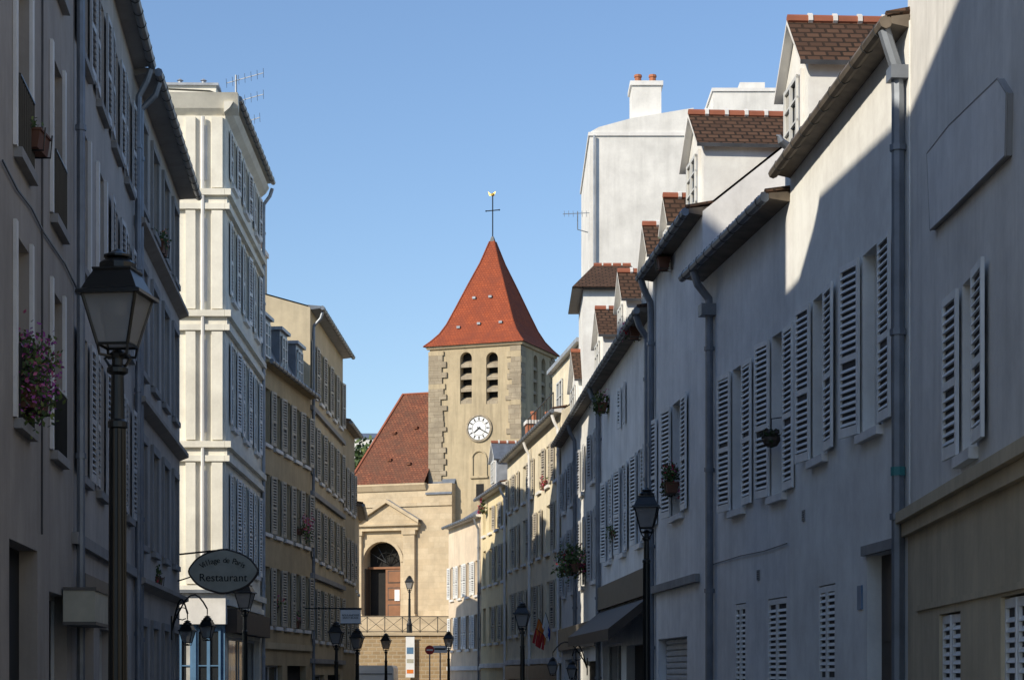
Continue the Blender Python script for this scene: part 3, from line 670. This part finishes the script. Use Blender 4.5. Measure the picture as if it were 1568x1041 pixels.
zr=ZZ(604,119.5); uR=fN.u(617,-5)
rE=[fN.pt(w-.03,.3,zc1+.06),fN.pt(ub+.25,.3,zc1+.06),fN.pt(uR,-5,zr),fN.pt(w-.03,-5,zr),fN.pt(ub+.25,-10,zc1+.06),fN.pt(w-.03,-10,zc1+.06)]
ch.face('nave_roof','roof_tile_red',[rE[0],rE[1],rE[2],rE[3]]); ch.face('nave_roof','roof_tile_red',[rE[1],rE[4],rE[2]]); ch.face('nave_roof','roof_tile_red',[rE[4],rE[5],rE[3],rE[2]])
tube(ch,'nave_ridge','ridge_tile',[rE[1],rE[2],rE[3]],.1,6)
for (a_,b_) in ((.3,.2),(.6,.25),(.45,.6),(.75,.55)):
    lo_=rE[0].lerp(rE[1],a_); hi_=rE[3].lerp(rE[2],a_); p=lo_.lerp(hi_,b_); box(ch,'roof_vents','roof_tile_red',Fr(p.xy,fN.e,fN.n),-.12,.12,-.1,.14,p.z-.03,p.z+.12)
for x0,x1 in ((637,620),(556,548)):
    a,b=sorted((fN.u(x0),fN.u(x1))); zt_=fN.z(600,812)
    box(ch,'portal','church_stone',fN,a,b,.002,.25,ZG,zt_); box(ch,'portal','church_stone',fN,a-.08,b+.08,.002,.33,zt_-.25,zt_-.003); box(ch,'portal','church_stone',fN,a-.08,b+.08,.002,.33,ZG,ZG+.3)
pa_,pb_=sorted((fN.u(645),fN.u(549))); z0=fN.z(600,812); z1=fN.z(600,802)
box(ch,'portal','church_stone',fN,pa_+.1,pb_-.1,.002,.3,z0,z1-.12); box(ch,'portal','church_stone',fN,pa_,pb_,.002,.5,z1-.12,z1)
ap=fN.z(592,766); pm=(pa_+pb_)/2
ch.face('pediment','church_stone',[fN.pt(pa_,.3,z1),fN.pt(pb_,.3,z1),fN.pt(pm,.3,ap-.2)])
for e0 in (pa_-.05,pb_+.05):
    P=[(e0,z1),(pm,ap-.16),(pm,ap+.05),(e0,z1+.2)]
    ch.face('pediment','church_stone',[fN.pt(a,.55,b) for a,b in P])
    ch.face('pediment','church_stone',[fN.pt(P[0][0],.0,P[0][1]),fN.pt(P[0][0],.55,P[0][1]),fN.pt(P[1][0],.55,P[1][1]),fN.pt(P[1][0],.0,P[1][1])])
    ch.face('pediment','zinc_light',[fN.pt(P[3][0],.0,P[3][1]),fN.pt(P[3][0],.55,P[3][1]),fN.pt(P[2][0],.55,P[2][1]),fN.pt(P[2][0],.0,P[2][1])])
m_=(da+db)/2; rr=(db-da)/2
for t in range(12):
    a=math.pi*t/12;b=math.pi*(t+1)/12
    P=lambda q,an:(m_+q*math.cos(an),dz1-rr+q*math.sin(an))
    c4=[P(rr+.02,a),P(rr+.22,a),P(rr+.22,b),P(rr+.02,b)]
    ch.face('portal','church_stone',[fN.pt(x,.08,z) for x,z in c4])
zl=ZZ(868,113.5)
dn=-.7
box(ch,'church_door','brown_door',fN,da,(da+db)/2+.05,dn,dn+.08,ZG,zl)
for i in range(3):
    zz=ZG+.15+i*(zl-ZG)/3; box(ch,'church_door','dark_wood',fN,da+.14,(da+db)/2-.1,dn+.08,dn+.1,zz,zz+(zl-ZG)/3*.75); box(ch,'church_door','brown_door',fN,da+.2,(da+db)/2-.16,dn+.1,dn+.13,zz+.06,zz+(zl-ZG)/3*.75-.06)
box(ch,'church_door','white_paint',fN,da+.3,da+.62,dn+.13,dn+.14,ZG+1.1,ZG+1.75)
box(ch,'church_door','dark_wood',fN,db-.08,db-.02,dn,dn+.6,ZG,zl)
box(ch,'church_door','brown_door',fN,da,db,dn-.02,dn+.14,zl,zl+.12)
for i in range(1,6):
    an=math.pi*i/6; tube(ch,'fanlight','black_iron',[fN.pt(m_,dn+.1,dz1-rr),fN.pt(m_+rr*math.cos(an),dn+.1,dz1-rr+rr*math.sin(an))],.025,4)
tube(ch,'fanlight','black_iron',[fN.pt(m_+rr*.5*math.cos(math.pi*i/8),dn+.1,dz1-rr+rr*.5*math.sin(math.pi*i/8)) for i in range(9)],.025,4)
te=Asset('church_terrace'); wf=Fr((0,100),(1,0),(0,-1))
X0,X1=-11.,2.
ztop=ZZ(972,100)
wall(te,wf,X0,X1,ZB,ztop,[],'podium_stone',part='retaining_wall')
box(te,'coping','church_stone',wf,X0,X1,-.3,.1,ztop,ztop+.14)
te.face('paving','pavement_stone',[wf.pt(X0,-.1,ztop+.01),wf.pt(X1,-.1,ztop+.01),wf.pt(X1,-5,ztop+.01),wf.pt(X0,-5,ztop+.01)])
k=8
for i in range(k):
    box(te,'steps','church_stone',wf,X0,X1,-40 if i==k-1 else -5.6-i*.35,-5-i*.35,ztop-.5,ztop+(i+1)*(ZG-ztop)/k)
zr_=ztop+.14
x=X0
while x<X1:
    tube(te,'railing','black_iron',[(x,100.1,zr_),(x,100.1,zr_+.85)],.022,5)
    tube(te,'railing','black_iron',[(x,100.1,zr_+.08),(x+.9,100.1,zr_+.8)],.014,4); tube(te,'railing','black_iron',[(x,100.1,zr_+.8),(x+.9,100.1,zr_+.08)],.014,4)
    x+=.9
for h in (.06,.83): tube(te,'railing','black_iron',[(X0,100.1,zr_+h),(X1,100.1,zr_+h)],.02,5)
bn=Asset('church_banner'); f=Fr((W(628,99.8)),(1,0),(0,-1))
box(bn,'cloth','white_paint',f,-.22,.22,0,.02,ZZ(1036,99.8),ZZ(974,99.8))
for k,(a,b,c) in enumerate(((1000,990,'blue_paint'),(1014,1008,'sign_beige'),(1030,1024,'orange_cloth'))): box(bn,'print','%s'%c,f,-.17,.17,.02,.026,ZZ(a,99.8),ZZ(b,99.8))
tube(bn,'rod','black_iron',[f.pt(-.28,.02,ZZ(973,99.8)),f.pt(.28,.02,ZZ(973,99.8))],.025,5)

# ================================================================ street lamps
def lamp_head(A,p,s=1.0):
    x,y,z=p; rot=math.radians(38)
    lathe(A,'lantern_base','black_iron',(x,y,z),[(.0,0),(.05*s,0),(.06*s,.03*s),(.03*s,.06*s)],10)
    for t in range(4):
        an=rot+t*math.pi/2; c,s_=math.cos(an),math.sin(an)
        tube(A,'lantern_frame','black_iron',[(x+c*.03*s,y+s_*.03*s,z+.01),(x+c*.14*s,y+s_*.14*s,z+.02*s),(x+c*.155*s,y+s_*.155*s,z+.09*s)],.011*s,5)
        tube(A,'lantern_frame','black_iron',[(x+c*.155*s,y+s_*.155*s,z+.09*s),(x+c*.275*s,y+s_*.275*s,z+.44*s)],.013*s,5)
    def rg(r,h): return [Vector((x+r*s*math.cos(rot+t*math.pi/2),y+r*s*math.sin(rot+t*math.pi/2),z+h*s)) for t in range(4)]
    a,b=rg(.15,.095),rg(.268,.435)
    for t in range(4): A.face('lantern_glass','lamp_glass',[a[t],a[(t+1)%4],b[(t+1)%4],b[t]])
    lathe(A,'lantern_frame','black_iron',(x,y,z),[(r*s,h*s) for r,h in [(.165,.08),(.17,.10),(.15,.10)]],4,rot)
    lathe(A,'lantern_roof','black_iron',(x,y,z),[(r*s,h*s) for r,h in [(.25,.43),(.33,.43),(.325,.455),(.28,.47),(.22,.56),(.19,.60),(.20,.615),(.20,.625),(.13,.635)]],4,rot)
    lathe(A,'lantern_cap','black_iron',(x,y,z),[(r*s,h*s) for r,h in [(.13,.63),(.13,.67),(.09,.70),(.06,.71),(.10,.715),(.10,.73),(.05,.75),(.02,.77),(.0,.78)]],12)
    lathe(A,'burner','white_paint',(x,y,z),[(0,.28*s),(.05*s,.3*s),(.06*s,.40*s),(0,.43*s)],8)
HEAD=.78
def street_lamp(px,py,d,zg=None):
    A=Asset('street_lamp'); p=W(px,d); zt_=ZZ(py,d); zg=GZ(d)+.12 if zg is None else zg
    hz=zt_-HEAD; Ht=hz-zg
    prof=[(.0,0),(.19,0),(.19,.12),(.15,.18),(.14,.55),(.16,.6),(.11,.7),(.085,.85),(.09,.9),(.07,.95)]
    prof=[(r,h*min(1,Ht/2.5)) for r,h in prof]
    b_=prof[-1][1]
    prof+=[(.062,b_+.1),(.052,Ht-.5),(.07,Ht-.49),(.07,Ht-.45),(.05,Ht-.43),(.045,Ht-.12),(.075,Ht-.1),(.075,Ht-.07),(.04,Ht-.05),(.04,Ht+.02)]
    lathe(A,'post','black_iron',(p.x,p.y,zg),prof,14)
    for t in range(10):
        an=t*math.pi/5; tube(A,'fluting','black_iron',[(p.x+.06*math.cos(an),p.y+.06*math.sin(an),zg+b_+.1),(p.x+.051*math.cos(an),p.y+.051*math.sin(an),zg+Ht-.5)],.009,4)
    for t in (1,-1):
        tube(A,'scroll','black_iron',[(p.x,p.y,hz-.06),(p.x+t*.06,p.y,hz-.05),(p.x+t*.09,p.y,hz+.0),(p.x+t*.05,p.y,hz+.03)],.012,5)
    lamp_head(A,(p.x,p.y,hz))
    return A
for a in ((180,380,13.9),(375,885,46),(990,745,33),(800,920,54),(515,950,60),(547,960,66),(591,968,86),(687,965,86)): street_lamp(*a)
street_lamp(627,880,101.5,ZZ(972,100)+.02)
def wall_lamp(fr,u,z,out,two=True):
    A=Asset('wall_lantern')
    for k,(o,dz) in enumerate(((out,0),(out*.45,-.1)) if two else ((out,0),)):
        pts=[fr.pt(u,.02,z-.2)]+[fr.pt(u,o*(.1+.9*t),z+.55*math.sin(t*math.pi*.85)+dz) for t in [i/8 for i in range(9)]]
        tube(A,'bracket','black_iron',pts,.018,5)
        e=pts[-1]; tube(A,'bracket','black_iron',[e,e-Vector((0,0,.12))],.012,5)
        lamp_head(A,(e.x,e.y,e.z-.12-.55),.7)
    tube(A,'scroll','black_iron',[fr.pt(u,.3*out+.13*math.cos(t*.6),z+.15+.13*math.sin(t*.6)) for t in range(10)],.012,4)
    box(A,'wall_plate','black_iron',fr,u-.05,u+.05,.003,.03,z-.4,z+.1)
wall_lamp(frL2,frL2.u(262),2.75,.75)
wall_lamp(frR6,frR6.u(900),2.0,1.0)

# ================================================================ signs
def text(A,s,loc,size,mat,rot=(math.pi/2,0,0),ext=.004):
    c=bpy.data.curves.new('lettering','FONT'); c.body=s; c.size=size; c.align_x='CENTER'; c.align_y='CENTER'; c.extrude=ext
    c.materials.append(MATS[mat]); o=bpy.data.objects.new('lettering',c); bpy.context.collection.objects.link(o); o.location=loc; o.rotation_euler=rot
    A.extra.append(o)
sg=Asset('restaurant_sign'); p=W(342,42.5); zc_=ZZ(874,42.5)
rx,rz=.70,.44
out=[]
for i in range(48):
    t=i*2*math.pi/48; b_=1+.06*abs(math.cos(2*t))**8
    out.append((rx*math.cos(t)*b_,rz*math.sin(t)*b_))
for y_ in (-.025,.025): sg.face('board','sign_beige',[(p.x+a,p.y+y_,zc_+b) for a,b in out])
tube(sg,'rim','dark_wood',[(p.x+a,p.y,zc_+b) for a,b in out+out[:1]],.03,6)
tube(sg,'bracket','black_iron',[(p.x-1.25,p.y,zc_+rz-.1),(p.x+.1,p.y,zc_+rz-.1+.14)],.02,5)
tube(sg,'bracket','black_iron',[(p.x-1.25,p.y,zc_-rz+.15),(p.x-rx+.05,p.y,zc_-.1)],.015,5)
wd="Village de Paris"
for i,chh in enumerate(wd):
    t=(i-(len(wd)-1)/2)/len(wd)*2.1
    text(sg,chh,(p.x+.54*math.sin(t)*1.0,p.y-.032,zc_-.02+.26*math.cos(t)-.0),.17,'black_iron',(math.pi/2,t*.55,0))
text(sg,"Restaurant",(p.x,p.y-.032,zc_-.14),.24,'black_iron')
sg=Asset('bakery_sign'); p=W(537,64); z_=ZZ(943,64)
f=Fr(p,(1,0),(0,-1)); box(sg,'board','white_paint',f,-.33,.33,-.04,.04,z_-.22,z_+.22); box(sg,'rim','black_iron',f,-.36,.36,-.03,.03,z_+.22,z_+.25); box(sg,'rim','black_iron',f,-.36,.36,-.03,.03,z_-.25,z_-.22)
text(sg,"BOULANGERIE\nSAINT-BLAISE",(p.x,p.y-.045,z_),.085,'black_iron'); tube(sg,'bracket','black_iron',[(p.x-1.5,p.y,z_+.27),(p.x+.35,p.y,z_+.27)],.02,5)
ts=Asset('traffic_sign'); p=W(658,92); z_=ZZ(994,92); gz=GZ(92)
tube(ts,'post','zinc',[(p.x,p.y,gz),(p.x,p.y,z_+.2)],.03,6)
k=24
ts.face('disc','red_paint',[(p.x+.22*math.cos(t*2*math.pi/k),p.y-.04,z_+.22*math.sin(t*2*math.pi/k)) for t in range(k)])
ts.face('disc','zinc',[(p.x+.22*math.cos(t*2*math.pi/k),p.y-.034,z_+.22*math.sin(t*2*math.pi/k)) for t in range(k)])
box(ts,'bar','white_paint',Fr(p,(1,0),(0,-1)),-.15,.15,.041,.045,z_-.035,z_+.035)
ss=Asset('direction_sign'); p=W(674,93); z_=ZZ(993,93); f=Fr(p,(1,0),(0,-1))
tube(ss,'post','zinc',[(p.x,p.y,gz),(p.x,p.y,z_+.2)],.03,6); box(ss,'panel','white_paint',f,-.34,.34,.03,.05,z_-.17,z_+.17); box(ss,'stripe','black_iron',f,-.27,.27,.05,.054,z_-.03,z_+.06)
fl=Asset('flag_cluster'); b0=W(846,69); zb=ZZ(985,69)
for i,(c1,dx,dz) in enumerate((('orange_cloth',-.5,.9),('white_paint',-.25,1.1),('blue_cloth',-.05,1.0),('red_paint',-.6,.55))):
    q=Vector((b0.x+dx,b0.y-.3,zb+dz)); o_=Vector((b0.x+.1,b0.y,zb)); tube(fl,'pole','black_iron',[o_,q],.015,4)
    for k in range(5):
        a=q.lerp(o_,k*.1); b_=q.lerp(o_,(k+1)*.1); sw=.04*math.sin(k*2)
        fl.face('cloth',c1,[a,b_,b_+Vector((-.1+sw,.05*k%.1,-.5)),a+Vector((-.12+sw,.02,-.5))])

# ================================================================ van
van=Asset('delivery_van'); p=W(574,92); gz=GZ(92); f=Fr(p,(1,0),(0,-1))
prism(van,'body','white_paint',Fr(p,(0,1),(1,0)),0,3.6,[(-.9,gz+.45),(-.92,gz+1.4),(-.87,gz+3.3),(-.8,gz+3.42),(.8,gz+3.42),(.87,gz+3.3),(.92,gz+1.4),(.9,gz+.45)])
prism(van,'cab','white_paint',f,-.9,.9,[(-3.6,gz+.45),(-3.6,gz+2.5),(-4.2,gz+2.4),(-4.9,gz+1.5),(-5.5,gz+1.2),(-5.5,gz+.45)])
for s in (-.82,.02): box(van,'rear_doors','white_paint',f,s,s+.8,.003,.03,gz+.6,gz+3.2)
for zz in (gz+1.6,gz+2.6,gz+3.0): box(van,'door_bars','zinc',f,-.82,.82,.03,.05,zz,zz+.05)
box(van,'bumper','frame_dark',f,-.92,.92,0,.12,gz+.4,gz+.58)
for s in (-.9,.8): box(van,'lights','red_paint',f,s,s+.1,.03,.05,gz+.75,gz+1.1)
for yy in (.7,4.5):
    for s in (-.92,.7): tube(van,'wheels','tyre_rubber',[(p.x+s,p.y+yy,gz+.36),(p.x+s+.22,p.y+yy,gz+.36)],.36,18)
# ================================================================ flowers
PP=['petal_purple','petal_purple','petal_pink']; PR=['petal_red','petal_pink']
def at(px,py,d): p=W(px,d); return (p.x,p.y,ZZ(py,d))
planter('flower_box',at(48,585,20.4),(.22,.42,.46),2600,PP,.03,.4)
planter('flower_box',at(52,205,21),(.1,.3,.12),160,None,.03)
planter('flower_box',at(245,370,38.2),(.2,.35,.3),260,['petal_orange'],.04,.1)
planter('flower_box',at(460,805,65),(.42,.6,.5),700,PR,.05,.4)
planter('flower_box',at(236,882,38),(.15,.4,.18),180,PR,.04,.3)
planter('flower_box',at(420,925,61.5),(.25,.4,.22),200,PR,.05,.3)
planter('flower_box',at(452,948,64),(.25,.5,.3),260,PR,.05,.3)
planter('flower_box',at(1028,735,38),(.2,.35,.32),600,['petal_pink','petal_red'],.035,.25)
planter('flower_box',at(880,860,56),(.5,.9,.42),1100,['petal_red','petal_pink'],.05,.15,.3)
planter('flower_box',at(944,812,48),(.2,.7,.2),380,PR,.04,.15)
planter('flower_box',at(922,615,50),(.25,.35,.3),350,['petal_pink'],.045,.15)
planter('flower_box',at(972,500,43),(.25,.35,.25),400,PR,.04,.5)
planter('flower_box',at(1016,392,38.5),(.15,.25,.3),260,['leaf_light'],.035,.2)
planter('flower_box',at(737,775,88),(.2,.3,.3),180,PR,.06,.3)
planter('flower_box',at(833,738,70),(.15,.25,.25),160,PR,.05,.6)
hb=Asset('hanging_flower_ball'); c=Vector(at(1181,671,29.6))
lathe(hb,'bowl','dark_wood',c,[(0,-.14),(.09,-.11),(.14,-.03),(.14,.02),(.12,.02)],12); foliage(hb,'leaves',c+Vector((0,0,.02)),(.13,.13,.12),520,.03,['leaf_dark','dark_wood'])
tube(hb,'hook','black_iron',[c,c+Vector((0,0,.3)),c+Vector((.3,0,.34)),c+Vector((.42,0,.34))],.01,4)
pg=Asset('pigeon'); c=Vector(at(1203,222,28.4))
tube(pg,'body','zinc',[c+Vector((.16,.1,-.05)),c+Vector((.07,.04,0)),c,c+Vector((-.07,-.03,.05)),c+Vector((-.1,-.04,.12)),c+Vector((-.14,-.05,.13))],[.015,.045,.065,.055,.032,.01],8)
tube(pg,'tail','lead_dark',[c+Vector((.12,.08,-.03)),c+Vector((.26,.16,-.1))],[.03,.04],6)
def tree(name,px,pyt,d,zg,rad,n=2600):
    A=Asset(name); p=W(px,d); zt_=ZZ(pyt,d); hgt=zt_-zg; b0=Vector((p.x,p.y,zg))
    tube(A,'trunk','bark',[b0,b0+Vector((.1,0,hgt*.3)),b0+Vector((-.1,.1,hgt*.6)),b0+Vector((0,0,hgt*.85))],[.35,.28,.18,.06],8)
    for i in range(11):
        an=i*2.4; h=hgt*(.3+.045*i); s_=b0+Vector((0,0,h)); l=rad*RU(.5,1)
        e_=s_+Vector((l*math.cos(an),l*math.sin(an),hgt*.15)); tube(A,'limbs','bark',[s_,s_.lerp(e_,.5)+Vector((0,0,.2)),e_],[.12,.07,.02],5)
        foliage(A,'crown',e_,(rad*.5,rad*.5,hgt*.13),n//8,.22,['leaf_dark','leaf_mid','leaf_mid','leaf_light'])
    foliage(A,'crown',b0+Vector((0,0,hgt*.82)),(rad*.6,rad*.6,hgt*.11),n//4,.2,['leaf_mid','leaf_light','leaf_mid'])
tree('tree',560,690,133,4.8,3.4,4200); tree('tree',543,680,140,4.8,3.5,3400); tree('tree',585,705,138,4.8,3,3400)
A,f,L,z=block('distant_house',535,600,165,8,672,'white_render3','zinc',1.0,zbot=3)
# ================================================================ ground
g=Asset('ground')
ys=[-60,0,20,40,60,80,100]
S=1500
for i in range(len(ys)-1):
    y0,y1=ys[i],ys[i+1]; g.face('terrain','soil_ground',[(-S,y0,GZ(y0)-.02),(S,y0,GZ(y0)-.02),(S,y1,GZ(y1)-.02),(-S,y1,GZ(y1)-.02)])
g.face('terrain','soil_ground',[(-S,-S,GZ(-50)-.02),(S,-S,GZ(-50)-.02),(S,-60,GZ(-60)-.02),(-S,-60,GZ(-60)-.02)])
g.face('terrain','soil_ground',[(-S,100,GZ(100)-.02),(S,100,GZ(100)-.02),(S,4000,GZ(100)-.02),(-S,4000,GZ(100)-.02)])
rd=Asset('road'); pv=Asset('pavement')
prof=[(-50,-6,5.5),(5,-4.4,4.3),(19,-5,4.3),(34,-6.6,3.7),(43,-7.3,3.0),(60,-7.6,2.0),(68,-7.2,1.5),(82,-7.1,-.2),(93,-7.3,-2.2),(99.9,-7.6,-3.2)]
for i in range(len(prof)-1):
    (y0,a0,b0_),(y1,a1,b1_)=prof[i],prof[i+1]; w0=1.6 if b0_-a0>6 else .9; w1=1.6 if b1_-a1>6 else .9
    z0,z1=GZ(y0),GZ(y1)
    rd.face('carriageway','asphalt',[(a0+w0,y0,z0),(b0_-w0,y0,z0),(b1_-w1,y1,z1),(a1+w1,y1,z1)])
    for (c0,d0,c1,d1) in ((a0-1,a0+w0,a1-1,a1+w1),(b0_+1,b0_-w0,b1_+1,b1_-w1)):
        pv.face('flags','pavement_stone',[(c0,y0,z0+.12),(d0,y0,z0+.12),(d1,y1,z1+.12),(c1,y1,z1+.12)])
        pv.face('kerb','pavement_stone',[(d0,y0,z0+.12),(d1,y1,z1+.12),(d1,y1,z1-.01),(d0,y0,z0-.01)])
for A in Asset.all: A.finish()

# ================================================================ light, world, camera
el=math.radians(30); az=math.radians(48)
s=Vector((-math.sin(az)*math.cos(el),-math.cos(az)*math.cos(el),math.sin(el)))
ld=bpy.data.lights.new('sun','SUN'); ld.energy=5.0; ld.angle=math.radians(.5); ld.color=(1,.91,.75)
lo_=bpy.data.objects.new('sun',ld); bpy.context.collection.objects.link(lo_); lo_.rotation_euler=(-s).to_track_quat('-Z','Y').to_euler(); lo_.location=(-30,-20,40)
sc=bpy.context.scene
w_=bpy.data.worlds.new('World'); sc.world=w_; w_.use_nodes=True; nt=w_.node_tree
sk=nt.nodes.new('ShaderNodeTexSky'); sk.sky_type='NISHITA'; sk.sun_disc=False; sk.sun_elevation=el; sk.sun_rotation=math.pi+az
sk.air_density=1.2; sk.dust_density=.3; sk.ozone_density=3.0; sk.altitude=100
bg=nt.nodes['Background']
tint=mixc(nt,1.0,sk.outputs[0],(.90,.94,1.04),'MULTIPLY')
nt.links.new(tint,bg.inputs[0]); bg.inputs[1].default_value=.15
cam=bpy.data.cameras.new('camera'); co=bpy.data.objects.new('camera',cam); bpy.context.collection.objects.link(co)
co.location=(0,0,CZ); co.rotation_euler=(math.pi/2,0,0); cam.sensor_width=36; cam.lens=F/1568*36; cam.shift_y=(H-520)/1568; cam.clip_end=6000; cam.clip_start=.1
sc.camera=co
sc.view_settings.view_transform='Standard'; sc.view_settings.look='None'; sc.view_settings.exposure=0
